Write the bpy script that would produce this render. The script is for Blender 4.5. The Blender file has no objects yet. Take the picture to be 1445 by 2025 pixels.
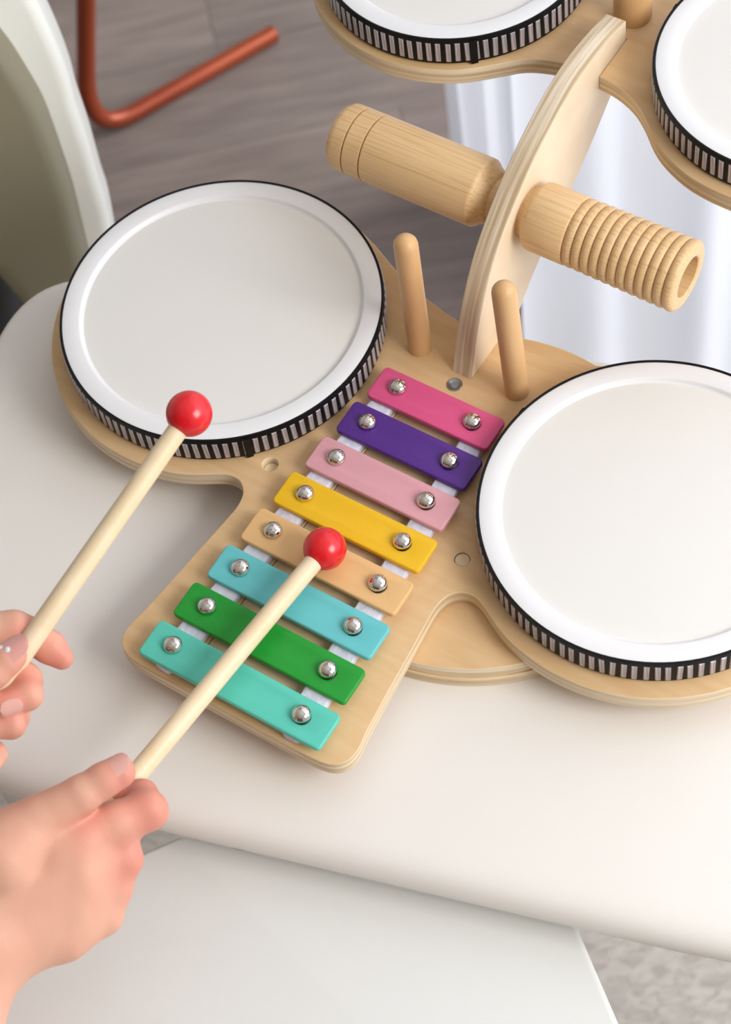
import bpy, bmesh, math, random
import numpy as np
from mathutils import Vector, Matrix

random.seed(7)
S = 0.01                      # everything below is written in centimetres
sc = bpy.context.scene
COL = sc.collection

# ------------------------------------------------------------------ camera
RM = np.array([[0.83882607, 0.53482899, -0.10163057],      # camera right
               [0.41091511, -0.74447407, -0.52621967],     # camera down
               [-0.35709885, 0.39964524, -0.84425357]])    # camera forward
CAM = np.array([40.86, -53.35, 96.63])
FPX, IW, IH = 4018.23, 1445, 2025
cd = bpy.data.cameras.new('camera')
cam = bpy.data.objects.new('camera', cd)
COL.objects.link(cam)
M = Matrix.Identity(4)
for i in range(3):
    M[i][0] = RM[0][i]; M[i][1] = -RM[1][i]; M[i][2] = -RM[2][i]; M[i][3] = CAM[i] * S
cam.matrix_world = M
cd.sensor_fit = 'VERTICAL'; cd.sensor_height = 36.0
cd.lens = FPX * 36.0 / IH
cd.clip_start = 0.05; cd.clip_end = 50
cd.dof.use_dof = True
cd.dof.focus_distance = 1.13
cd.dof.aperture_fstop = 9.5
sc.camera = cam

# ------------------------------------------------------------------ world, light, exposure
sc.view_settings.view_transform = 'Standard'
sc.view_settings.look = 'None'
sc.view_settings.exposure = -0.42
sc.view_settings.gamma = 1.0
sc.view_settings.use_curve_mapping = False
world = bpy.data.worlds.new('daylight'); sc.world = world
world.use_nodes = True
wb = world.node_tree.nodes['Background']
wb.inputs['Color'].default_value = (1.0, 0.985, 0.965, 1)
wb.inputs['Strength'].default_value = 0.68

def area_light(name, loc, target, size, energy, color):
    ld = bpy.data.lights.new(name, 'AREA'); ld.shape = 'RECTANGLE'
    ld.size, ld.size_y = size[0] * S, size[1] * S
    ld.energy = energy; ld.color = color
    o = bpy.data.objects.new(name, ld); COL.objects.link(o)
    o.location = Vector(loc) * S
    o.rotation_euler = (Vector(target) - Vector(loc)).to_track_quat('-Z', 'Y').to_euler()
    return o
area_light('window_light', (135, 0, 96), (5, -8, 0), (90, 75), 32, (1.0, 0.985, 0.96))
area_light('curtain_backlight', (95, 150, 60), (45, 44, -20), (200, 200), 118, (0.95, 0.97, 1.0))

# ------------------------------------------------------------------ helpers
def lin(c):
    out = []
    for v in c[:3]:
        v /= 255.0
        out.append(v / 12.92 if v <= 0.04045 else ((v + 0.055) / 1.055) ** 2.4)
    return (*out, 1.0)

def mat(name, rgb, rough=0.5, metal=0.0, rgb2=None, scale=(1, 1, 1), noise=6.0, detail=5.0, bump=0.0, spec=0.5,
        sss=0.0, ramp=(0.35, 0.65), coat=0.0, distortion=0.0):
    m = bpy.data.materials.new(name); m.use_nodes = True
    nt = m.node_tree; b = nt.nodes['Principled BSDF']
    b.inputs['Base Color'].default_value = lin(rgb)
    b.inputs['Roughness'].default_value = rough
    b.inputs['Metallic'].default_value = metal
    b.inputs['Specular IOR Level'].default_value = spec
    b.inputs['Coat Weight'].default_value = coat
    b.inputs['Coat Roughness'].default_value = 0.12
    if sss:
        b.inputs['Subsurface Weight'].default_value = sss
        b.inputs['Subsurface Radius'].default_value = (0.010, 0.004, 0.002)
        b.inputs['Subsurface Scale'].default_value = 0.6
    if rgb2 is not None or bump:
        tc = nt.nodes.new('ShaderNodeTexCoord'); mp = nt.nodes.new('ShaderNodeMapping')
        mp.inputs['Scale'].default_value = scale
        nz = nt.nodes.new('ShaderNodeTexNoise')
        nz.inputs['Scale'].default_value = noise; nz.inputs['Detail'].default_value = detail
        nz.inputs['Distortion'].default_value = distortion
        nt.links.new(tc.outputs['Object'], mp.inputs['Vector'])
        nt.links.new(mp.outputs['Vector'], nz.inputs['Vector'])
        if rgb2 is not None:
            rp = nt.nodes.new('ShaderNodeValToRGB')
            rp.color_ramp.elements[0].position, rp.color_ramp.elements[1].position = ramp
            rp.color_ramp.elements[0].color = lin(rgb2); rp.color_ramp.elements[1].color = lin(rgb)
            nt.links.new(nz.outputs['Fac'], rp.inputs['Fac'])
            nt.links.new(rp.outputs['Color'], b.inputs['Base Color'])
        if bump:
            bp = nt.nodes.new('ShaderNodeBump'); bp.inputs['Strength'].default_value = bump
            bp.inputs['Distance'].default_value = 0.002
            nt.links.new(nz.outputs['Fac'], bp.inputs['Height'])
            nt.links.new(bp.outputs['Normal'], b.inputs['Normal'])
    return m

def ply_mat(name, axis, light, dark, period, rot=(0, 0, 0)):
    """plywood edge: thin veneer bands across the thickness axis, broken up a little"""
    m = bpy.data.materials.new(name); m.use_nodes = True
    nt = m.node_tree; b = nt.nodes['Principled BSDF']
    b.inputs['Roughness'].default_value = 0.55
    tc = nt.nodes.new('ShaderNodeTexCoord')
    mp = nt.nodes.new('ShaderNodeMapping')
    sx = [0.022, 0.022, 0.022]; sx[axis] = 1.0
    mp.inputs['Scale'].default_value = [v / (period * S) for v in sx]
    nz = nt.nodes.new('ShaderNodeTexNoise'); nz.inputs['Scale'].default_value = 1.0
    nz.inputs['Detail'].default_value = 3.0; nz.inputs['Roughness'].default_value = 0.6
    nt.links.new(tc.outputs['Object'], mp.inputs['Vector'])
    nt.links.new(mp.outputs['Vector'], nz.inputs['Vector'])
    rp = nt.nodes.new('ShaderNodeValToRGB')
    e = rp.color_ramp.elements
    e[0].position, e[1].position = 0.36, 0.62
    e[0].color, e[1].color = lin(dark), lin(light)
    nt.links.new(nz.outputs['Fac'], rp.inputs['Fac'])
    nt.links.new(rp.outputs['Color'], b.inputs['Base Color'])
    return m

def tag(o, label=None, cat=None, group=None, kind=None):
    if label: o['label'] = label
    if cat: o['category'] = cat
    if group: o['group'] = group
    if kind: o['kind'] = kind
    return o

def thing(name, loc, label, cat, group=None):
    o = bpy.data.objects.new(name, None); COL.objects.link(o)
    o.empty_display_size = 0.05
    o.location = Vector(loc) * S
    return tag(o, label, cat, group)

def link(name, me, mats, parent=None, smooth=30):
    """link a mesh given in world metres; children keep their world place"""
    o = bpy.data.objects.new(name, me); COL.objects.link(o)
    for m in (mats if isinstance(mats, (list, tuple)) else [mats]):
        if m.name not in [x.name for x in me.materials if x]: me.materials.append(m)
    if smooth is not None:
        for p in me.polygons: p.use_smooth = True
        me.set_sharp_from_angle(angle=math.radians(smooth))
    if parent is not None:
        o.parent = parent
        o.matrix_parent_inverse = WM(parent).inverted()
    return o

def WM(o):
    m = Matrix.LocRotScale(o.location, o.rotation_euler, o.scale)
    return m if o.parent is None else WM(o.parent) @ o.matrix_parent_inverse @ m

def mesh_from_bm(bm, name='m', scale=S):
    if scale != 1: bmesh.ops.scale(bm, vec=(scale,) * 3, verts=bm.verts)
    me = bpy.data.meshes.new(name); bm.to_mesh(me); bm.free()
    return me

def loft(rings, closed=True, cap=(True, True), name='m', scale=S):
    """rings: list of equal-length lists of 3D points"""
    bm = bmesh.new(); V = [[bm.verts.new(p) for p in r] for r in rings]
    n = len(V[0])
    for a, b in zip(V, V[1:]):
        for i in range(n if closed else n - 1):
            j = (i + 1) % n
            bm.faces.new((a[i], a[j], b[j], b[i]))
    if cap[0]: bm.faces.new(list(reversed(V[0])))
    if cap[1]: bm.faces.new(V[-1])
    bmesh.ops.recalc_face_normals(bm, faces=bm.faces)
    return mesh_from_bm(bm, name, scale)

def lathe(profile, origin, axis, seg=64, cap=(True, True)):
    """profile: (distance along axis, radius)"""
    ax = Vector(axis).normalized()
    t = Vector((0, 0, 1)) if abs(ax.z) < 0.9 else Vector((1, 0, 0))
    a = ax.cross(t).normalized(); b = ax.cross(a)
    o = Vector(origin)
    rings = [[o + ax * d + (a * math.cos(k * 2 * math.pi / seg) + b * math.sin(k * 2 * math.pi / seg)) * r
              for k in range(seg)] for d, r in profile]
    return loft(rings, cap=cap)

def tube(pts, r, seg=16):
    """round tube along a polyline; r a number or list"""
    P = [Vector(p) for p in pts]; n = len(P)
    R = r if isinstance(r, (list, tuple)) else [r] * n
    tang = [(P[min(i + 1, n - 1)] - P[max(i - 1, 0)]).normalized() for i in range(n)]
    up = Vector((0, 0, 1)) if abs(tang[0].z) < 0.9 else Vector((1, 0, 0))
    a = (up - tang[0] * up.dot(tang[0])).normalized()
    rings = []
    for i in range(n):
        a = (a - tang[i] * a.dot(tang[i])).normalized(); b = tang[i].cross(a)
        rings.append([P[i] + (a * math.cos(k * 2 * math.pi / seg) + b * math.sin(k * 2 * math.pi / seg)) * R[i] for k in range(seg)])
    return loft(rings)

def catmull(pts, n=6, closed=False):
    P = [np.array(p, float) for p in pts]; out = []; L = len(P)
    rng = range(L) if closed else range(L - 1)
    for i in rng:
        p0 = P[(i - 1) % L] if closed or i > 0 else 2 * P[0] - P[1]
        p1 = P[i]; p2 = P[(i + 1) % L]
        p3 = P[(i + 2) % L] if closed or i + 2 < L else 2 * P[-1] - P[-2]
        for k in range(n):
            t = k / n
            out.append(0.5 * ((2 * p1) + (-p0 + p2) * t + (2 * p0 - 5 * p1 + 4 * p2 - p3) * t * t + (-p0 + 3 * p1 - 3 * p2 + p3) * t ** 3))
    if not closed: out.append(P[-1])
    return [tuple(p) for p in out]

def round_poly(pts, radii, n=6):
    """polygon with rounded corners"""
    out = []; L = len(pts)
    for i in range(L):
        r = radii[i] if isinstance(radii, (list, tuple)) else radii
        p = Vector(pts[i]); a = Vector(pts[i - 1]) - p; b = Vector(pts[(i + 1) % L]) - p
        la, lb = a.length, b.length; a.normalize(); b.normalize()
        ang = a.angle(b); d = min(r / math.tan(ang / 2), la * 0.49, lb * 0.49)
        s, e = p + a * d, p + b * d
        for k in range(n + 1):
            t = k / n
            out.append(tuple((1 - t) ** 2 * s + 2 * t * (1 - t) * p + t * t * e))
    return out

def circle(cx, cy, r, n=32):
    return [(cx + r * math.cos(2 * math.pi * k / n), cy + r * math.sin(2 * math.pi * k / n)) for k in range(n)]

def slab(outline, z0, z1, holes=(), bevel=0.08, res=2, side_index=None, xf=None):
    """flat board with holes, rounded arrises; side faces get material slot 1 when side_index is set.
    xf maps (x, y, z) to the world (all in cm)"""
    cu = bpy.data.curves.new('c', 'CURVE'); cu.dimensions = '2D'; cu.fill_mode = 'BOTH'
    for k, pl in enumerate([outline, *holes]):
        s = cu.splines.new('POLY'); s.points.add(len(pl) - 1)
        for q, p in zip(s.points, pl): q.co = (p[0], p[1], 0, 1)
        s.use_cyclic_u = True
    cu.extrude = (z1 - z0) / 2 - bevel; cu.bevel_depth = bevel; cu.bevel_resolution = res; cu.offset = -bevel
    o = bpy.data.objects.new('tmp', cu)
    COL.objects.link(o)
    dg = bpy.context.evaluated_depsgraph_get(); dg.update()
    me = bpy.data.meshes.new_from_object(o.evaluated_get(dg))
    bpy.data.objects.remove(o)
    bpy.data.curves.remove(cu)
    bm = bmesh.new(); bm.from_mesh(me); bpy.data.meshes.remove(me)
    bmesh.ops.remove_doubles(bm, verts=bm.verts, dist=1e-4)
    bmesh.ops.translate(bm, vec=(0, 0, (z0 + z1) / 2), verts=bm.verts)
    bmesh.ops.recalc_face_normals(bm, faces=bm.faces)
    for f in bm.faces:
        f.normal_update()
        f.material_index = 1 if (side_index and abs(f.normal.z) < 0.8) else 0
    if xf:
        for v in bm.verts: v.co = xf(*v.co)
        bmesh.ops.recalc_face_normals(bm, faces=bm.faces)
    return mesh_from_bm(bm)

def at(px, py, z=None, depth=None):
    """a point of the picture on the level z, or at a distance in front of the lens (cm)"""
    d = np.array([(px - IW / 2) / FPX, (py - IH / 2) / FPX, 1.0]) @ RM
    t = (z - CAM[2]) / d[2] if depth is None else depth
    return CAM + d * t

FLOOR = -68.0
TABLE = -3.0

# ------------------------------------------------------------------ materials
M_floor = [mat('floor_wood_%d' % i, c, 0.55, rgb2=d, scale=(1.2, 9, 4), noise=7, detail=8, bump=0.15)
           for i, (c, d) in enumerate([((135, 122, 116), (117, 105, 100)), ((132, 119, 114), (115, 103, 99)),
                                       ((137, 124, 118), (120, 108, 102)), ((130, 118, 112), (112, 101, 97))])]
M_stone = [mat('pale_stone_%d' % i, c, 0.6, rgb2=d, scale=(1, 1.8, 1), noise=60, detail=15, bump=1.0, distortion=0.7, ramp=(0.34, 0.6))
           for i, (c, d) in enumerate([((212, 206, 198), (186, 179, 170)), ((209, 203, 195), (190, 180, 166))])]
M_white = mat('white_lacquer', (236, 232, 226), 0.32, spec=0.4)
M_seat = mat('cool_white_lacquer', (226, 227, 224), 0.34, spec=0.4)
M_birch = mat('birch_face', (226, 191, 145), 0.48, rgb2=(219, 181, 132), scale=(0.8, 7, 1), noise=22, detail=6, spec=0.35)
M_birch_v = mat('birch_face_upright', (238, 218, 188), 0.5, rgb2=(233, 210, 178), scale=(1, 3, 3), noise=12, detail=5, spec=0.35)
M_birch_lt = mat('birch_pale', (236, 213, 178), 0.55, rgb2=(222, 192, 150), scale=(1, 10, 1), noise=18, detail=5)
M_ply = ply_mat('ply_edge', 2, (238, 222, 194), (206, 178, 136), 0.34)
M_ply_x = ply_mat('ply_edge_upright', 0, (240, 225, 200), (198, 170, 130), 0.26)
M_beech = mat('beech', (230, 194, 144), 0.42, rgb2=(206, 164, 112), scale=(2.2, 90, 90), noise=9, detail=10, spec=0.4, ramp=(0.26, 0.52), bump=0.08)
M_beech_v = mat('beech_dowel', (222, 180, 130), 0.4, rgb2=(214, 169, 116), scale=(14, 14, 2), noise=7, detail=6, spec=0.4)
M_mallet = mat('pale_maple', (240, 220, 186), 0.45, rgb2=(234, 211, 172), scale=(3, 3, 3), noise=16, detail=5)
M_red = mat('red_lacquer', (226, 26, 36), 0.28, coat=0.3)
M_skinhead = mat('drum_skin', (233, 231, 226), 0.4, spec=0.35)
M_rim = mat('drum_rim_white', (238, 238, 239), 0.3, spec=0.4)
M_black = mat('black_ribbon', (10, 10, 13), 0.55, rgb2=(4, 4, 6), noise=160, bump=0.3, spec=0.25)
M_silver = mat('silver_thread', (206, 202, 210), 0.38, metal=0.45, rgb2=(160, 155, 164), scale=(1, 1, 0.1), noise=400, bump=0.2)
M_chrome = mat('polished_chrome', (225, 220, 214), 0.05, metal=1.0)
M_zinc = mat('zinc', (160, 162, 165), 0.25, metal=1.0)
M_dark = mat('hole_shade_black', (14, 13, 14), 0.5)  # black that paints the shade inside the bar holes
M_felt = mat('white_felt', (226, 226, 238), 0.9, rgb2=(208, 209, 226), noise=220, detail=3, bump=0.5)
M_brown = mat('glue_brown', (176, 118, 62), 0.5)
M_copper = mat('copper_paint', (158, 72, 42), 0.3, metal=0.35, rgb2=(142, 60, 34), noise=8)
M_cream = mat('cream_leather', (249, 250, 241), 0.4, spec=0.4, noise=120, bump=0.05)
M_olive = mat('olive_grey_leather', (142, 136, 112), 0.38, spec=0.5, noise=160, bump=0.05)
M_darkseat = mat('dark_underside', (38, 38, 34), 0.7)
def paint(n, c): return mat(n, c, 0.4, spec=0.45, noise=500, bump=0.03)

# ------------------------------------------------------------------ floor
g_dir = math.radians(44)
fx, fy = Vector((math.cos(g_dir), math.sin(g_dir))), Vector((-math.sin(g_dir), math.cos(g_dir)))
def fwd_coord(x, y): return -0.666 * x + 0.746 * y
me = loft([[(-260, -200, FLOOR - 6), (230, -200, FLOOR - 6), (230, 260, FLOOR - 6), (-260, 260, FLOOR - 6)],
           [(-260, -200, FLOOR - 1.2), (230, -200, FLOOR - 1.2), (230, 260, FLOOR - 1.2), (-260, 260, FLOOR - 1.2)]])
floor = tag(link('floor', me, M_floor[3], smooth=None), kind='structure')
def plank_mesh(L, W, mats_):
    me = slab(round_poly([(-L / 2, -W / 2), (L / 2, -W / 2), (L / 2, W / 2), (-L / 2, W / 2)], 0.2, 1), -1.2, 0, bevel=0.04, res=0)
    me.materials.append(mats_); return me
PW, PL = 15.0, 92.0
pm = [plank_mesh(PL - 0.05, PW - 0.05, m) for m in M_floor]
def piece(name, me, x, y, ang):
    o = bpy.data.objects.new(name, me); COL.objects.link(o)
    o.parent = floor
    o.location = Vector((x, y, FLOOR)) * S; o.rotation_euler = (0, 0, ang)
    return o
for r in range(-10, 20):
    off = [0, 37, 64, 18, 50][r % 5]
    for c in range(-5, 5):
        u, v = c * PL + off + PL / 2, r * PW
        p = fx * u + fy * v
        x, y = p.x - 30, p.y + 20
        if fwd_coord(x, y) < 62 or fwd_coord(x, y) > 300 or abs(0.746 * x + 0.666 * y) > 200 or not (-240 < x < 190 and -150 < y < 235): continue
        piece('plank', pm[(r * 3 + c * 5) % 4], x, y, g_dir)
TS = 46.0
sm = []
for m in M_stone:
    me = slab(round_poly([(-TS / 2 + .1, -TS / 2 + .1), (TS / 2 - .1, -TS / 2 + .1), (TS / 2 - .1, TS / 2 - .1), (-TS / 2 + .1, TS / 2 - .1)], 0.3, 1), -1.2, 0, bevel=0.12, res=0)
    me.materials.append(m); sm.append(me)
ta = math.radians(48.2)                      # rows run across the room, the last row ends under the table
tx, ty = Vector((math.cos(ta - math.pi / 2), math.sin(ta - math.pi / 2))), Vector((math.cos(ta), math.sin(ta)))
for i in range(-1, 3):
    for j in range(-3, 3):
        # tx points towards the viewer
        c = Vector((0.666, -0.746)) * (TS * (i + 0.5)) + Vector((0.746, 0.666)) * (TS * j + 12)
        piece('stone_tile', sm[(i + j) % 2], c.x - 4, c.y + 4, math.atan2(0.666, 0.746))

M_taupe = mat('taupe_plaster', (122, 100, 82), 0.8)  # darker tone chosen to darken the reflections in the chrome
M_wall = mat('off_white_plaster', (232, 229, 224), 0.8)
for nm, a, b in (('unseen_ceiling', (-300, -280, 195), (260, 300, 201)), ('unseen_wall_left', (-306, -280, FLOOR - 6), (-300, 300, 195)), ('unseen_wall_front', (-300, -286, FLOOR - 6), (260, -280, 195))):  # unseen room surfaces, added for the chrome screws to reflect
    me = loft([[(a[0], a[1], z), (b[0], a[1], z), (b[0], b[1], z), (a[0], b[1], z)] for z in (a[2], b[2])])
    tag(link(nm, me, M_taupe if nm == 'unseen_wall_front' else M_wall, smooth=None), kind='structure')

# ------------------------------------------------------------------ curtain at the back right
cb = at(868, 350, z=FLOOR); c1 = at(962, 432, z=FLOOR); c1b = at(998, 540, z=FLOOR); c2 = at(1004, 655, z=FLOOR)
cpath = [Vector(p) for p in catmull([tuple(cb[:2]), tuple(c1[:2]), tuple(c1b[:2]), tuple(c2[:2]), (2, 46), (34, 45), (80, 40), (140, 26)], 40)]
clen = [0.0]
for a, b in zip(cpath, cpath[1:]): clen.append(clen[-1] + (b - a).length)
def curtain():
    bm = bmesh.new(); n = 400; rows = 7; V = []
    for j in range(rows):
        z = FLOOR + 0.3 + (215 * j / (rows - 1))
        row = []
        for i in range(n + 1):
            u = clen[-1] * i / n
            k = min(max(k for k in range(len(clen)) if clen[k] <= u), len(cpath) - 2)
            t = (u - clen[k]) / (clen[k + 1] - clen[k]); d = (cpath[k + 1] - cpath[k]).normalized()
            w = 1.7 * math.sin(u * 0.62 + 1.2 * math.sin(u * 0.11)) + 1.0 * math.sin(u * 0.27 + 2) + 0.25 * math.sin(z * 0.09 + u * 0.2)
            p = cpath[k].lerp(cpath[k + 1], t) + Vector((-d.y, d.x)) * (w + 1.0)
            row.append(bm.verts.new((p.x, p.y, z)))
        V.append(row)
    for a, b in zip(V, V[1:]):
        for i in range(n): bm.faces.new((a[i], a[i + 1], b[i + 1], b[i]))
    return mesh_from_bm(bm)
mc = bpy.data.materials.new('sheer_white_cloth'); mc.use_nodes = True
nt = mc.node_tree; nt.nodes.remove(nt.nodes['Principled BSDF'])
df = nt.nodes.new('ShaderNodeBsdfDiffuse'); tr = nt.nodes.new('ShaderNodeBsdfTranslucent'); mx = nt.nodes.new('ShaderNodeMixShader')
df.inputs['Color'].default_value = lin((226, 228, 234)); tr.inputs['Color'].default_value = lin((230, 233, 242))
mx.inputs['Fac'].default_value = 0.45
nt.links.new(df.outputs[0], mx.inputs[1]); nt.links.new(tr.outputs[0], mx.inputs[2])
nt.links.new(mx.outputs[0], nt.nodes['Material Output'].inputs['Surface'])
cur = link('curtain', curtain(), mc, smooth=180)
tag(cur, 'sheer white curtain hanging in soft folds behind the wooden toy', 'curtain')

# ------------------------------------------------------------------ table
TA = math.radians(16.5)
def uv(u, v): return (u * math.cos(TA) - v * math.sin(TA), u * math.sin(TA) + v * math.cos(TA))
table = thing('table', (0, -8, FLOOR), 'white table with thick rounded edge carrying the wooden toy', 'table')
base = round_poly([(-29.7, -26.75), (37, -26.75), (37, 8.3), (-29.7, 8.3)], [9, 21, 9, 6.5], 14)
def inset(pl, d):
    n = len(pl); out = []
    for i in range(n):
        a = Vector(pl[i - 1]); b = Vector(pl[(i + 1) % n]); t = (b - a)
        if t.length < 1e-6: t = Vector((1, 0))
        t.normalize(); out.append((pl[i][0] - t.y * d, pl[i][1] + t.x * d))
    return out
prof = [(3.0, -5.6), (1.2, -5.5), (0.45, -5.2), (0.1, -4.7), (0, -4.2), (0.12, -3.75), (0.4, -3.4), (0.85, -3.15), (1.5, -3.03), (2.4, TABLE)]
rings = []
for d, z in prof:
    rings.append([(*uv(*q), z) for q in inset(base, d)])
me = loft(rings); link('tabletop', me, M_white, table, smooth=60)
for u, v in ((-23, -20), (31, -20), (31, 2), (-23, 2)):
    x, y = uv(u, v); x0, y0 = uv(u * 1.02, v)
    link('leg', lathe([(0, 1.3), (FLOOR * -1 - 5.6, 2.1)], (x0, y0, FLOOR), (x - x0, y - y0, 55)), M_white, table)

# ------------------------------------------------------------------ white stool pushed against the table
stool = thing('stool', (5, -36, FLOOR), 'white angular stool seat pushed up against the front edge of the table', 'stool')
ZS = -6.6
A = at(357, 1651, z=ZS); B = at(1140, 1829, z=ZS); Cc = at(1240, 2062, z=ZS); D = at(-60, 1838, z=ZS)
near = Vector((math.sin(TA), -math.cos(TA)))
C2 = Vector(Cc[:2]) + near * 9 + Vector((-2, -1)); D2 = Vector(D[:2]) + near * 17 + Vector((4, 1))
poly = [tuple(D[:2]), tuple(D2), tuple(C2), tuple(Cc[:2]), tuple(B[:2]), tuple(A[:2])]
if sum(poly[i - 1][0] * poly[i][1] - poly[i][0] * poly[i - 1][1] for i in range(6)) < 0: poly.reverse()
link('seat', slab(round_poly(poly, 0.7, 6), ZS - 2.4, ZS, bevel=0.35, res=4), M_seat, stool, smooth=60)
cx = sum(p[0] for p in poly) / 6; cy = sum(p[1] for p in poly) / 6
for p in (poly[1], poly[2], poly[4], poly[5]):
    x, y = cx + (p[0] - cx) * 0.72, cy + (p[1] - cy) * 0.72
    link('leg', lathe([(0, 1.2), (-FLOOR + ZS - 2.4, 1.7)], (x, y, FLOOR), (0, 0, 1), 24), M_seat, stool)

# ------------------------------------------------------------------ chair at the left, seen from behind
P0 = Vector(at(190, 400, z=-14))
hn = Vector((-RM[2][0], -RM[2][1], 0)).normalized()       # towards the viewer, level
hr = Vector((-hn.y, hn.x, 0))
if hr.dot(Vector(RM[0])) < 0: hr = -hr
chn = (hn * 0.92 + Vector((0, 0, 0.39))).normalized()     # back leans away
chu = hr.cross(chn); chu = -chu if chu.z < 0 else chu
def chair_xy(px, py):
    d = Vector(np.array([(px - IW / 2) / FPX, (py - IH / 2) / FPX, 1.0]) @ RM); c = Vector(CAM)
    t = (P0 - c).dot(chn) / d.dot(chn); q = c + d * t - P0
    return (q.dot(hr), q.dot(chu))
def chair_xf(x, y, z):
    bow = -0.012 * (x + 16) ** 2 * 0.12
    return P0 + hr * x + chu * y + chn * (z + bow)
chair = thing('chair', (P0.x, P0.y, FLOOR), 'cream upholstered chair with olive grey back behind the table', 'chair')
outer = [chair_xy(*p) for p in [(240, 640), (232, 540), (214, 438), (199, 389), (174, 299), (149, 224), (136, 174), (115, 116), (86, 50), (61, 0), (20, -70), (-40, -130), (-140, -170)]]
inner = [chair_xy(*p) for p in [(192, 600), (184, 545), (169, 478), (144, 374), (120, 299), (100, 241), (83, 199), (61, 159), (25, 100), (0, 66), (-40, 15), (-100, -30), (-170, -55)]]
oc = catmull(outer, 5); ic = catmull(inner, 5)
lx = chair_xy(-330, 300)[0]
oc = oc + [(lx, oc[-1][1]), chair_xy(-330, 250), chair_xy(-10, 500), chair_xy(60, 590), chair_xy(150, 690)]
bl = [chair_xy(*p) for p in [(-330, 330), (-10, 540), (45, 605), (120, 690)]]
ic = ic + [(lx + 1.5, ic[-1][1])] + bl
def ccw(pl):
    a = sum(pl[i - 1][0] * pl[i][1] - pl[i][0] * pl[i - 1][1] for i in range(len(pl)))
    return pl if a > 0 else pl[::-1]
link('back_cushion', slab(ccw(oc), -6.2, -0.8, bevel=0.9, res=6, xf=chair_xf), M_cream, chair, smooth=70)
link('back_shell', slab(ccw(ic), -2.4, 0.9, bevel=1.5, res=10, xf=chair_xf), M_olive, chair, smooth=70)
bs = [chair_xy(-230, 560), chair_xy(230, 700)]
c0 = P0 - hn * 16
def seat_xf(x, y, z): return c0 + hr * x + hn * (-y) + Vector((0, 0, z))
zs = -27 - c0.z
link('seat_pad', slab(round_poly([(-40, -17), (-9, -17), (-9, 16), (-40, 16)], 6, 8), zs - 5, zs, bevel=1.5, res=4, xf=seat_xf), M_darkseat, chair, smooth=60)
for x, y in ((-37, -14), (-12, -14), (-12, 13), (-37, 13)):
    p = seat_xf(x, y, 0)
    link('leg', lathe([(0, 1.0), (-FLOOR - 31.6, 1.4)], (p.x, p.y, FLOOR), (0, 0, 1), 20), M_darkseat, chair)

# ------------------------------------------------------------------ copper tube chair frame on the floor, behind
R_T = 1.0
def fl(px, py): return Vector(at(px, py, z=FLOOR + R_T))
e0, e1 = fl(538, 68), fl(266, 222)
up1 = Vector(at(170, 140, z=FLOOR + 9)); up2 = Vector(at(169, -260, z=FLOOR + 36))
rc = Vector(at(170, 274, z=FLOOR + 1.0))
path = [e0, e1.lerp(e0, .5), e1]
for k in range(1, 13):
    t = k / 12
    path.append((1 - t) ** 2 * e1 + 2 * t * (1 - t) * rc + t * t * up1)
path += [up1.lerp(up2, .5), up2]
tb = thing('tube_chair_frame', tuple(e1), 'copper coloured tubular chair leg bent at the floor, behind the table', 'chair leg')
link('tube', tube(path, R_T, 20), M_copper, tb, smooth=50)
ecap = (e0 - e1).normalized()
link('end_cap', lathe([(0, R_T * 1.02), (0.35, R_T * 1.02), (0.5, R_T * 0.8)], e0 - ecap * 0.1, ecap, 20), M_copper, tb)

# ------------------------------------------------------------------ the toy
toy = thing('toy_drum_set', (0, -3, TABLE), 'wooden toy band set with four white drums and a rainbow xylophone', 'toy')
# lower board outline, mirrored about x = 0
half = [(0, -21.86), (4.5, -21.86), (6.1, -21.8), (6.95, -21.55), (7.43, -21.0), (7.55, -20.2), (7.38, -19.0), (7.12, -16.5), (6.87, -13.5),
        (6.68, -11.5), (6.68, -10.6), (6.92, -9.85), (7.5, -9.35), (8.25, -9.3), (9.0, -9.62), (10.1, -10.25), (11.4, -10.8)]
arc = [(14.5 + 10.7 * math.cos(math.radians(a)), -0.55 + 10.7 * math.sin(math.radians(a))) for a in range(-98, 105, 6)]
back = [(9.9, 8.95), (7.7, 7.9), (5.0, 6.95), (2.4, 6.38)]
pts = half + arc + back
right = catmull(pts + [(0, 6.2)], 3)
left = [(-x, y) for x, y in right[1:-1]][::-1]
BT = 1.15
holes = [circle(-6.58, -7.55, 0.46, 28), circle(6.33, -7.58, 0.46, 28),
         [(-2.05, 0.6), (2.15, 0.6), (3.2, -21.1), (-3.2, -21.1)]]
me = slab(right + left, -BT, 0, holes, bevel=0.07, res=2, side_index=1)
link('lower_board', me, [M_birch, M_ply], toy)
link('resonator_panel', slab([(-2.0, 0.55), (2.1, 0.55), (3.15, -21.05), (-3.15, -21.05)], -BT + .05, -0.10, bevel=0.03, res=1), M_birch_lt, toy)
tag(link('dowel_plug', lathe([(0, 0.43), (0.80, 0.43), (0.85, 0.39), (0.80, 0.0)], (6.33, -7.58, -0.98), (0, 0, 1), 28), M_birch_lt, toy), 'pale dowel end sunk in the board')
tag(link('dowel_plug', lathe([(0, 0.44), (0.55, 0.44), (0.58, 0.41), (0.56, 0.0)], (-6.58, -7.55, -1.1), (0, 0, 1), 28), M_mallet, toy), 'pale dowel end deep in its hole')
tag(link('board_bolt', lathe([(0, 0.47), (0.04, 0.47), (0.06, 0.42), (0.02, 0.28), (-0.0, 0.22), (-0.18, 0.2), (-0.2, 0)], (-0.12, 2.28, 0.005), (0, 0, 1), 24), M_zinc, toy), 'zinc socket bolt')
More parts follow.
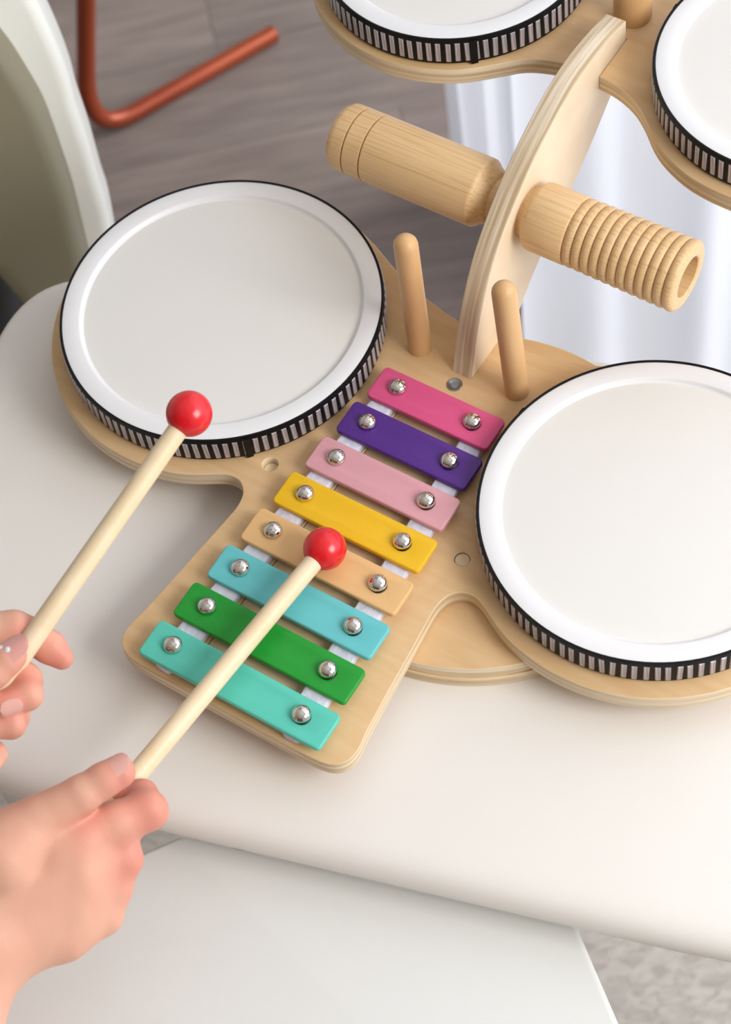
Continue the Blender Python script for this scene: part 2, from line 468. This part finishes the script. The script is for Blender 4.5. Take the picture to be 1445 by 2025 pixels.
# round foot under the board, two layers of plywood
for k, (z0, z1, r) in enumerate(((-BT - 0.93, -BT - 0.01, 11.25), (TABLE + 0.01, -BT - 0.96, 11.35))):
    link('foot_disc', slab(circle(4.3, -3.0, r, 96), z0, z1, bevel=0.08, res=2, side_index=1), [M_birch, M_ply], toy)
# curved upright
front = [(3.07, 0.01), (4.0, 3.0), (5.2, 5.55), (6.5, 7.45), (8.2, 9.1), (10.2, 10.55), (12.3, 11.6), (14.8, 12.48), (17, 12.78), (19.4, 12.63), (21.58, 12.2)]
rear = [(21.6, 9.9), (20.6, 8.5), (19.0, 7.2), (17.0, 5.75), (14.6, 4.2), (12.2, 2.85), (10.3, 1.6), (8.75, 0.3), (8.45, 0.01)]
prof = catmull(front, 5) + catmull(rear, 5)
link('upright', slab(prof, -0.655, 0.655, bevel=0.07, res=2, side_index=1, xf=lambda x, y, z: Vector((z - 0.115, x, y))), [M_birch_v, M_ply_x], toy)
# upper board
Z2 = 10.78; UT = 1.13
uh = [(0.57, 18.38), (1.4, 18.28), (2.4, 18.0), (3.5, 17.45), (4.5, 16.65), (5.6, 15.6), (6.7, 14.85), (8.2, 14.2), (9.6, 13.9)]
uarc = [(11.2 + 9.0 * math.cos(math.radians(a)), 22.8 + 9.0 * math.sin(math.radians(a))) for a in range(-92, 112, 7)]
ub = [(5.9, 30.2), (3.4, 29.2), (1.2, 28.8)]
ur = catmull(uh + uarc + ub, 3)
uh2 = [(0.6, 18.38), (1.6, 18.23), (2.7, 17.95), (3.7, 17.5), (4.6, 16.75), (5.7, 15.8), (6.9, 14.95), (8.4, 14.3), (9.8, 13.95)]
ul = [(-x - 0.2, y + 0.05) for x, y in catmull(uh2 + uarc + ub, 3)][::-1]
notch = [(-0.79, 18.4), (-0.79, 21.66), (0.56, 21.66)]
link('upper_board', slab(ur + ul + notch, Z2 - UT, Z2, bevel=0.06, res=2, side_index=1), [M_birch, M_ply], toy)
link('upper_dowel', lathe([(0, 1.12), (4.5, 1.12), (4.9, 0.9), (5.0, 0.5)], (-0.05, 23.45, Z2), (0, 0, 1), 40), M_beech_v, toy)
# two pegs
for x, y, dx, dy in ((-3.32, 3.62, -0.1, 0.05), (3.30, 3.60, -0.28, -0.22)):
    r = 0.70
    pr = [(0, r), (9.4, r)] + [(9.4 + 0.68 * math.sin(math.radians(a)), max(r * math.cos(math.radians(a)), 0.02)) for a in (20, 40, 55, 70, 80, 88)]
    link('peg', lathe(pr, (x, y, 0.0), (dx, dy, 10), 32), M_beech_v, toy, smooth=50)
# clapper block on the left, guiro on the right, on one axis through the upright
AY, AZ = 10.2, 7.55
def groove(x0, r, w=0.075, d=0.16): return [(x0 - w, r), (x0 - w * .5, r - d), (x0 + w * .5, r - d), (x0 + w, r)]
R1 = 2.06
pl = [(-12.15, 1.2), (-12.13, 1.6), (-12.02, 1.88), (-11.8, R1 - .04), (-11.6, R1)] + groove(-10.87, R1) + groove(-9.68, R1) + \
     [(-2.55, R1), (-2.42, R1 - 0.02), (-2.32, R1 - .09), (-2.25, R1 - .18), (-1.72, 1.58), (-1.62, 1.48), (-1.55, 1.3), (-0.78, 1.28)]
link('tone_block', lathe(pl, (0, AY, AZ), (1, 0, 0), 72), M_beech, toy, smooth=35)
R2 = 2.04
pl = [(0.55, 1.5), (0.72, 1.5), (0.82, 1.56), (0.95, 1.72), (1.15, R2 - .06), (1.35, R2), (3.62, R2), (3.68, R2 - .05), (3.72, R2 - .17)]
PITCH = 0.572
for k in range(12):
    a = 3.74 + k * PITCH; rr = R2 + 0.008 * k
    for t in (0.03, 0.12, 0.28, 0.5, 0.72, 0.88, 0.97):
        pl.append((a + t * PITCH, rr - 0.22 + 0.22 * math.sin(math.pi * t) ** 0.38))
    pl.append((a + PITCH, rr - 0.27))
xe = 3.74 + 12 * PITCH
pl = pl[:-1] + [(xe + 0.02, 1.92), (xe + 0.05, 1.8), (xe + 0.05, 1.30), (xe - 0.02, 1.22), (xe - 5.5, 1.2), (xe - 5.6, 0.0)]
link('guiro', lathe(pl, (0, AY, AZ), (1, 0, 0), 84, cap=(True, False)), M_beech, toy, smooth=40)

# drums
stripe_me = loft([[(0.0, -0.155, -h), (0.0, 0.155, -h), (0.0, 0.155, h), (0.0, -0.155, h)] if k == 0 else
                  [(0.055, -0.11, -h + .03), (0.055, 0.11, -h + .03), (0.055, 0.11, h - .03), (0.055, -0.11, h - .03)]
                  for k, h in ((0, 0.69), (1, 0.69))])
stripe_me.materials.append(M_silver)
def drum(cx, cy, z, R, H, n, label, seam):
    pr = [(0.02, R - 0.35), (0.06, R - 0.06), (H - 0.12, R - 0.05), (H - 0.03, R - 0.09), (H, R - 0.2), (H, R - 1.08), (H - 0.02, R - 1.14), (H - 0.08, R - 1.19), (H - 0.17, R - 1.23), (H - 0.23, R - 1.29), (H - 0.26, R - 1.36), (H - 0.9, R - 1.38), (H - 0.92, 0.0)]
    d = link('drum', lathe(pr, (cx, cy, z), (0, 0, 1), 128, cap=(True, False)), M_rim, toy, smooth=45)
    tag(d, label)
    link('drum_head', lathe([(H - 0.5, R - 1.37), (H - 0.262, R - 1.355), (H - 0.25, R - 1.6), (H - 0.25, 0.01)], (cx, cy, z), (0, 0, 1), 128, cap=(True, True)), M_skinhead, d, smooth=45)
    rib = [(0.14, R - 0.05), (0.14, R + 0.05), (0.2, R + 0.08), (H - 0.12, R + 0.08), (H + 0.02, R + 0.045), (H + 0.035, R - 0.03), (H - 0.02, R - 0.1)]
    link('rim_ribbon', lathe(rib, (cx, cy, z), (0, 0, 1), 128, cap=(False, False)), M_black, d, smooth=50)
    # a little overlap where the ribbon ends meet
    sa = math.radians(seam)
    bm = bmesh.new(); bmesh.ops.create_cube(bm, size=1)
    bmesh.ops.scale(bm, vec=(0.12, 0.42, H - 0.2), verts=bm.verts)
    bmesh.ops.bevel(bm, geom=bm.edges[:], offset=0.03, segments=1)
    bmesh.ops.rotate(bm, cent=(0, 0, 0), matrix=Matrix.Rotation(sa + 0.12, 3, 'Z'), verts=bm.verts)
    bmesh.ops.translate(bm, vec=(cx + (R + 0.1) * math.cos(sa), cy + (R + 0.1) * math.sin(sa), z + H / 2 - 0.02), verts=bm.verts)
    link('ribbon_end', mesh_from_bm(bm), M_black, d)
    cv = math.atan2(CAM[1] - cy, CAM[0] - cx); rest = []
    inv = WM(d).inverted()
    for k in range(n):
        a = 2 * math.pi * k / n + random.uniform(-.004, .004)
        p = Vector((cx + (R + 0.08) * math.cos(a), cy + (R + 0.08) * math.sin(a), z + H / 2 + 0.02 + random.uniform(-.02, .02))) * S
        mw = Matrix.Translation(p) @ Matrix.Rotation(a + random.uniform(-.05, .05), 4, 'Z') @ Matrix.Rotation(random.uniform(-.03, .03), 4, 'X') @ Matrix.Scale((H - .5) / 1.5, 4, (0, 0, 1))
        vis = math.cos(a - cv) > -0.08
        if vis:
            o = bpy.data.objects.new('ribbon_stripe', stripe_me); COL.objects.link(o)
            o.parent = d; o.matrix_parent_inverse = inv; o.matrix_basis = mw
        else:
            rest.append(mw)
    bm = bmesh.new()
    for mw in rest:
        t = bmesh.new(); t.from_mesh(stripe_me); t.transform(mw)
        tm = bpy.data.meshes.new('t'); t.to_mesh(tm); t.free(); bm.from_mesh(tm); bpy.data.meshes.remove(tm)
    tag(link('far_ribbon_stripes', mesh_from_bm(bm, scale=1), M_silver, d), kind='stuff')
drum(-14.53, -0.53, 0, 9.68, 2.0, 106, 'large drum at the lower left', -47)
drum(14.49, -0.53, 0, 9.68, 2.0, 106, 'large drum at the lower right', 168)
drum(-11.25, 22.4, Z2, 8.02, 2.0, 92, 'smaller drum on the upper left', -52)
drum(11.05, 22.85, Z2, 8.32, 2.0, 94, 'smaller drum on the upper right', 176)

# xylophone
for sgn, x0, x1, w0, w1 in ((-1, -2.80, -4.22, .72, .82), (1, 2.95, 4.22, .72, .82)):
    y0, y1 = 0.9, -21.6
    dirv = Vector((x1 - x0, y1 - y0)).normalized(); nv = Vector((dirv.y, -dirv.x))
    a, b = Vector((x0, y0)), Vector((x1, y1))
    pl = [a + nv * w0, b + nv * w1 - dirv * .5, b + nv * (w1 * .5), b - nv * (w1 * .5), b - nv * w1 - dirv * .5, a - nv * w0]
    pl = ccw([tuple(p) for p in pl])
    link('felt_strip', slab(round_poly(pl, .35, 4), 0.0, 0.56, bevel=0.12, res=2), M_felt, toy, smooth=60)
bar_cols = [('pink', (222, 86, 136)), ('purple', (84, 40, 134)), ('pale pink', (219, 160, 168)), ('yellow', (238, 188, 24)),
            ('tan', (229, 186, 128)), ('sky blue', (104, 196, 200)), ('green', (30, 152, 50)), ('turquoise', (92, 202, 182))]
dome = [(0, 0.5), (0.05, 0.54)] + [(0.05 + 0.40 * math.sin(math.radians(a)), 0.54 * math.cos(math.radians(a))) for a in (10, 22, 35, 48, 60, 72, 82)] + [(0.45, 0.0)]
for i, (nm, c) in enumerate(bar_cols):
    yc = -0.13 - 2.9 * i; f = i / 7
    xl, xr = -(3.98 + 1.80 * f), (4.14 + 1.91 * f)
    sl = 0.04
    xs = (-2.51 - 1.69 * f, 2.51 + 1.69 * f)
    pl = round_poly([(xl + .06, yc - 1.16), (xr + sl, yc - 1.16), (xr, yc + 1.14), (xl, yc + 1.14)], 0.32, 5)
    hl = [circle(xs[0], yc + .1, 0.40, 24), circle(xs[1] + .06, yc + .04, 0.46, 24)]
    b = link('xylophone_bar', slab(pl, 0.57, 0.95, hl, bevel=0.09, res=3), paint('paint_' + nm.replace(' ', '_'), c), toy, smooth=60)
    tag(b, nm + ' xylophone bar')
    for q, (x, ddx, ddy) in enumerate(((xs[0], .02, -.03), (xs[1], .12, -.10))):
        y = -2.9 * i - .02
        link('hole_shade_plug', lathe([(0, 0.43), (0.37, 0.43), (0.40, 0.38)], (x + ddx, y + ddy, 0.57), (0, 0, 1), 24), M_dark, b)  # black plug standing in for the shade down the screw hole
        link('screw', lathe(dome, (x, y, 0.985), (0.02 * (i % 3 - 1), 0.015 * (i % 2), 1), 32), M_chrome, b, smooth=60)

# ------------------------------------------------------------------ mallets
b1 = Vector(at(642, 1085, z=0.95 + 1.32)); D1 = (np.array(b1) - CAM) @ RM[2]
RB = 43.3 * D1 / FPX
D2 = RB * FPX / 46.3
b2 = Vector(at(374, 818, depth=D2))
DH1, DH2 = D1 - 9.5, D2 - 2.5
t1 = Vector(at(190, 1627, depth=DH1 + 1.9)); t2 = Vector(at(-45, 1420, depth=DH2))
def mallet(bc, tail, label):
    ax = (tail - bc).normalized(); L = (tail - bc).length
    t = thing('mallet', tuple(bc), label, 'mallet', 'mallets held over the toy')
    seg = 40
    pr = [(-RB * math.cos(math.radians(a)), max(RB * math.sin(math.radians(a)), .01)) for a in range(2, 172, 6)]
    link('mallet_head', lathe(pr, bc, ax, 48), M_red, t, smooth=60)
    link('handle', lathe([(RB * .8, 0.53), (L * .5, 0.555), (L - .4, 0.57), (L - .1, .5), (L, .3)], bc, ax, 36), M_mallet, t, smooth=50)
mallet(b2, t2, 'red-headed wooden mallet held over the lower left drum')
mallet(b1, t1, 'red-headed wooden mallet held across the xylophone bars')

# ------------------------------------------------------------------ hands: one implicit surface each, meshed by surface nets
def surface_nets(F, lo, h):
    nx, ny, nz = F.shape
    ins = F < 0
    c = np.zeros((nx - 1, ny - 1, nz - 1), int)
    for i in (0, 1):
        for j in (0, 1):
            for k in (0, 1): c += ins[i:nx - 1 + i, j:ny - 1 + j, k:nz - 1 + k]
    act = (c > 0) & (c < 8)
    idx = -np.ones(act.shape, int); cells = np.argwhere(act); idx[act] = np.arange(len(cells))
    acc = np.zeros((len(cells), 3)); cnt = np.zeros(len(cells))
    cor = [(i, j, k) for i in (0, 1) for j in (0, 1) for k in (0, 1)]
    for a in cor:
        for ax in range(3):
            if a[ax]: continue
            b = list(a); b[ax] = 1
            fa = F[tuple((cells + a).T)]; fb = F[tuple((cells + b).T)]
            m = (fa < 0) != (fb < 0)
            t = np.where(m, fa / np.where(m, fa - fb, 1), 0)
            p = np.array(a, float)[None] + t[:, None] * (np.array(b) - np.array(a))[None]
            acc[m] += p[m]; cnt[m] += 1
    V = (cells + acc / cnt[:, None]) * h + lo
    quads = []
    for ax in range(3):
        o1, o2 = [(1, 2), (2, 0), (0, 1)][ax]
        s0 = [slice(1, -1)] * 3; s0[ax] = slice(0, -1); s1 = [slice(1, -1)] * 3; s1[ax] = slice(1, None)
        A, B_ = ins[tuple(s0)], ins[tuple(s1)]
        for flip, msk in ((False, A & ~B_), (True, ~A & B_)):
            e = np.argwhere(msk)
            off = np.array([1, 1, 1]); off[ax] = 0
            e = e + off
            d1 = np.zeros(3, int); d1[o1] = 1; d2 = np.zeros(3, int); d2[o2] = 1
            q = [idx[tuple((e - d1 - d2).T)], idx[tuple((e - d2).T)], idx[tuple(e.T)], idx[tuple((e - d1).T)]]
            if flip: q = q[::-1]
            quads.append(np.stack(q, 1))
    return V, np.concatenate(quads)

def round_cone(P, a, ra, b, rb):
    a, b = np.array(a, float), np.array(b, float)
    ba = b - a; l2 = ba @ ba; rr = ra - rb; a2 = l2 - rr * rr; il2 = 1 / l2
    pa = P - a; y = pa @ ba; z = y - l2
    q = pa * l2 - y[..., None] * ba
    x2 = (q * q).sum(-1); y2 = y * y * l2; z2 = z * z * l2
    k = np.sign(rr) * rr * rr * x2
    out = (np.sqrt(x2 * a2 * il2) + y * rr) * il2 - ra
    m1 = np.sign(z) * a2 * z2 > k; m2 = np.sign(y) * a2 * y2 < k
    out = np.where(m2, np.sqrt(x2 + y2) * il2 - ra, out)
    return np.where(m1, np.sqrt(x2 + z2) * il2 - rb, out)

def smin(a, b, k):
    h = np.maximum(k - np.abs(a - b), 0) / k
    return np.minimum(a, b) - h * h * k * 0.25

def hand_mesh(chains, lo, hi, h, D, tips, grooves=()):
    """chains: (k to join the rest, [(u, v, w, r), ...]); u, v, w in units of D / FPX cm"""
    lo, hi = np.array(lo, float), np.array(hi, float)
    g = [np.arange(lo[i], hi[i], h) for i in range(3)]
    P = np.stack(np.meshgrid(*g, indexing='ij'), -1).astype(np.float32)
    F = None
    for k, ch in chains:
        f = None
        for p, q in zip(ch, ch[1:]):
            d = round_cone(P, p[:3], p[3], q[:3], q[3])
            f = d if f is None else smin(f, d, 9.0)
        F = f if F is None else smin(F, f, k)
    for a, b, r, dep in grooves:
        d = round_cone(P, a, r, b, r * .9)
        F = F + dep * np.exp(-(np.maximum(d + r, 0) / r) ** 2)
    V, Q = surface_nets(F.astype(float), lo, h)
    red = np.zeros(len(V))
    for (u, v, w, r) in tips:
        red = np.maximum(red, 0.6 * np.exp(-(((V - (u, v, w)) ** 2).sum(1)) / (r * r)))
    dep = D + V[:, 2] * D / FPX
    pc = np.stack([(V[:, 0] - IW / 2) / FPX * dep, (V[:, 1] - IH / 2) / FPX * dep, dep], 1)
    W_ = (pc @ RM + CAM) * S
    me = bpy.data.meshes.new('hand')
    me.from_pydata(W_.tolist(), [], Q.tolist())
    at_ = me.attributes.new('blush', 'FLOAT', 'POINT'); at_.data.foreach_set('value', red.astype(np.float32))
    bm = bmesh.new(); bm.from_mesh(me)
    for _ in range(2): bmesh.ops.smooth_vert(bm, verts=bm.verts, factor=0.5, use_axis_x=True, use_axis_y=True, use_axis_z=True)
    bmesh.ops.recalc_face_normals(bm, faces=bm.faces)
    bm.to_mesh(me); bm.free(); me.update()
    return me

def uvw(p, D):
    dep = D + p[2] * D / FPX
    return Vector(CAM + np.array([(p[0] - IW / 2) / FPX * dep, (p[1] - IH / 2) / FPX * dep, dep]) @ RM)

def nail(p0, p1, r0, r1, nrm, span, D, mt, parent, lift=1.0, free=0.0, s0=0.0, s1=1.0, dots=0):
    """curved plate on the finger segment p0 -> p1, facing nrm (hand units)"""
    p0, p1 = np.array(p0, float), np.array(p1, float); ax = p1 - p0; L = np.linalg.norm(ax); ax /= L
    n = np.array(nrm, float); n -= ax * (n @ ax); n /= np.linalg.norm(n); b = np.cross(ax, n)
    nu, nv_ = 12, 10; rings = [[], []]
    for lay in (0, 1):
        for i in range(nu + 1):
            s = i / nu; q = s * 2 - 1
            wdt = (1 - abs(q) ** 3.2) ** 0.5 if abs(q) < 1 else 0.0
            wdt = max(wdt, 0.12)
            t = s0 + (s1 - s0) * s
            rr = (r0 + (r1 - r0) * t) + lift * (1.0 if lay else -1.4) - 3.0 * max(0, s - 0.75) * (1 - free)
            row = []
            for j in range(nv_ + 1):
                a = (j / nv_ * 2 - 1) * span * wdt
                row.append(uvw(p0 + ax * (L * t) + rr * (math.cos(a) * n + math.sin(a) * b) - (0.0 if lay else .0) * n, D))
            rings[lay].append(row)
    bm = bmesh.new()
    T = [[[bm.verts.new(v) for v in row] for row in lay] for lay in rings]
    for lay in (0, 1):
        for i in range(nu):
            for j in range(nv_): bm.faces.new((T[lay][i][j], T[lay][i + 1][j], T[lay][i + 1][j + 1], T[lay][i][j + 1]))
    for i in range(nu):
        for j in (0, nv_): bm.faces.new((T[0][i][j], T[0][i + 1][j], T[1][i + 1][j], T[1][i][j]))
    for j in range(nv_):
        for i in (0, nu): bm.faces.new((T[0][i][j], T[0][i][j + 1], T[1][i][j + 1], T[1][i][j]))
    bmesh.ops.recalc_face_normals(bm, faces=bm.faces)
    o = link('fingernail', mesh_from_bm(bm), mt, parent, smooth=50)
    return o

msk = bpy.data.materials.new('skin'); msk.use_nodes = True
nt = msk.node_tree; bs = nt.nodes['Principled BSDF']
bs.inputs['Roughness'].default_value = 0.5; bs.inputs['Specular IOR Level'].default_value = 0.35
bs.inputs['Subsurface Weight'].default_value = 0.12
bs.inputs['Subsurface Radius'].default_value = (0.008, 0.003, 0.0015); bs.inputs['Subsurface Scale'].default_value = 0.5
atn = nt.nodes.new('ShaderNodeAttribute'); atn.attribute_name = 'blush'
mixc = nt.nodes.new('ShaderNodeMix'); mixc.data_type = 'RGBA'
mixc.inputs['A'].default_value = lin((231, 180, 155)); mixc.inputs['B'].default_value = lin((218, 122, 110))
tc = nt.nodes.new('ShaderNodeTexCoord'); nz = nt.nodes.new('ShaderNodeTexNoise'); nz.inputs['Scale'].default_value = 38; nz.inputs['Detail'].default_value = 4
ad = nt.nodes.new('ShaderNodeMath'); ad.operation = 'MULTIPLY_ADD'; ad.inputs[1].default_value = 0.35; ad.inputs[2].default_value = -0.1
ad2 = nt.nodes.new('ShaderNodeMath'); ad2.operation = 'ADD'; ad2.use_clamp = True
nt.links.new(tc.outputs['Object'], nz.inputs['Vector']); nt.links.new(nz.outputs['Fac'], ad.inputs[0])
nt.links.new(ad.outputs[0], ad2.inputs[0]); nt.links.new(atn.outputs['Fac'], ad2.inputs[1])
nt.links.new(ad2.outputs[0], mixc.inputs['Factor']); nt.links.new(mixc.outputs['Result'], bs.inputs['Base Color'])
nz2 = nt.nodes.new('ShaderNodeTexNoise'); nz2.inputs['Scale'].default_value = 700; nz2.inputs['Detail'].default_value = 3
bp = nt.nodes.new('ShaderNodeBump'); bp.inputs['Strength'].default_value = 0.12; bp.inputs['Distance'].default_value = 0.0006
nt.links.new(tc.outputs['Object'], nz2.inputs['Vector']); nt.links.new(nz2.outputs['Fac'], bp.inputs['Height']); nt.links.new(bp.outputs['Normal'], bs.inputs['Normal'])
M_nail = mat('bare_nail', (232, 176, 164), 0.22, spec=0.5, coat=0.4)
M_nail_p = mat('pink_nail_polish', (233, 168, 158), 0.12, spec=0.5, coat=0.8)
M_dot = mat('white_nail_dot', (240, 240, 246), 0.3)

person = thing('person', tuple(uvw((-60, 1700, 0), DH1)), 'person with bare hands reaching in from the left, holding a mallet in each hand', 'person')
# right hand, nearer the viewer: back of a fist, thumb on the stick (w = 0 is the stick axis depth)
chains = [
    (40, [(-20, 1790, 40, 84), (140, 1695, 28, 62)]),
    (40, [(-20, 1820, 40, 84), (150, 1745, 32, 58)]),
    (40, [(-20, 1850, 40, 84), (135, 1795, 42, 56)]),
    (40, [(-30, 1875, 40, 84), (118, 1842, 56, 58)]),
    (50, [(-50, 1890, 36, 94), (-85, 2030, 10, 92), (-130, 2190, -40, 96)]),
    (30, [(110, 1672, 26, 64), (160, 1660, 28, 58), (228, 1630, 34, 46), (292, 1603, 44, 40)]),
    (12, [(292, 1603, 44, 39), (281, 1572, 88, 31), (214, 1580, 108, 26)]),
    (34, [(160, 1735, 34, 48), (240, 1698, 58, 42)]),
    (14, [(240, 1698, 58, 40), (236, 1670, 112, 30), (165, 1660, 132, 26)]),
    (34, [(145, 1795, 44, 46), (222, 1757, 70, 39)]),
    (14, [(222, 1757, 70, 37), (210, 1738, 125, 29), (140, 1730, 142, 25)]),
    (34, [(128, 1850, 58, 44), (204, 1812, 80, 38)]),
    (14, [(204, 1812, 80, 36), (190, 1795, 130, 27), (130, 1790, 146, 24)]),
    (14, [(-5, 1700, 12, 94), (78, 1622, -6, 50), (160, 1572, -18, 39)]),
    (9, [(160, 1572, -18, 39), (205, 1543, -18, 35), (234, 1527, -14, 34.5)]),
]
gro = [((150, 1545, -56), (182, 1592, -50), 4, 1.1), ((160, 1540, -56), (193, 1584, -50), 3.5, 0.9)]
tips = [(246, 1530, -20, 60), (300, 1600, 30, 75), (285, 1560, 80, 80), (250, 1700, 50, 80), (170, 1640, 0, 60)]
rh = link('right_hand', hand_mesh(chains, (-250, 1470, -160), (350, 2310, 185), 3.6, DH1, tips, gro), msk, person, smooth=180)
nail((170, 1566, -18), (234, 1527, -14), 36, 34.5, (-0.12, -0.50, -0.86), 0.72, DH1, M_nail, rh, lift=1.0, s0=0.62, s1=1.42)
# left hand, further up: thumb and fingers pinch the stick
chains = [
    (30, [(-130, 1330, 60, 74), (-330, 1420, 80, 84), (-430, 1490, 84, 92)]),
    (18, [(-110, 1260, 66, 48), (28, 1246, 62, 39), (62, 1258, 62, 36)]),
    (10, [(62, 1258, 62, 36), (98, 1280, 60, 33), (122, 1301, 58, 24)]),
    (14, [(-120, 1330, 60, 48), (47, 1346, 40, 37), (54, 1374, 4, 31), (2, 1396, -14, 27)]),
    (10, [(-120, 1390, 65, 46), (24, 1414, 44, 35), (22, 1432, 8, 29), (-36, 1440, -4, 25)]),
    (10, [(-120, 1445, 70, 40), (-14, 1492, 40, 28), (-20, 1505, 10, 24), (-70, 1505, 0, 22)]),
    (16, [(-140, 1400, 10, 60), (-62, 1362, -30, 42), (-14, 1326, -46, 36)]),
    (9, [(-14, 1326, -46, 36), (10, 1306, -48, 33), (24, 1297, -48, 30)]),
]
tips = [(124, 1300, 40, 50), (30, 1300, -40, 50), (10, 1396, -20, 60), (50, 1350, 10, 40), (60, 1260, 20, 45), (30, 1430, 10, 40)]
lh = link('left_hand', hand_mesh(chains, (-540, 1170, -110), (170, 1640, 200), 3.6, DH2, tips, ()), msk, person, smooth=180)
tn = nail((-14, 1324, -46), (24, 1297, -48), 34, 31, (-0.2, -0.45, -0.9), 0.92, DH2, M_nail_p, lh, lift=2.6, s0=0.1, s1=1.98, free=1.0)
q0, q1 = np.array((-14.0, 1324, -46)), np.array((24.0, 1297, -48)); qa = q1 - q0; qL = np.linalg.norm(qa); qa /= qL
qn = np.array((-0.2, -0.45, -0.9)); qn -= qa * (qn @ qa); qn /= np.linalg.norm(qn); qb = np.cross(qa, qn)
for t, an in ((1.0, 0.0), (0.78, -0.42)):
    nn = math.cos(an) * qn + math.sin(an) * qb
    c_ = uvw(q0 + qa * qL * t + (34 - 3 * t + 2.6) * nn, DH2)
    tag(link('nail_dot', lathe([(-0.12, 0.16), (0.0, 0.16), (0.03, 0.11), (0.04, 0.0)], c_, Vector(RM.T @ nn), 16), M_dot, lh), 'white dot on the thumbnail')
tag(tn, 'long thumbnail with pink polish and two white dots')
nail((54, 1380, 0), (2, 1396, -14), 30, 27, (0.1, 0.35, -0.95), 0.62, DH2, M_nail, lh, lift=1.0, s0=0.35, s1=1.2)
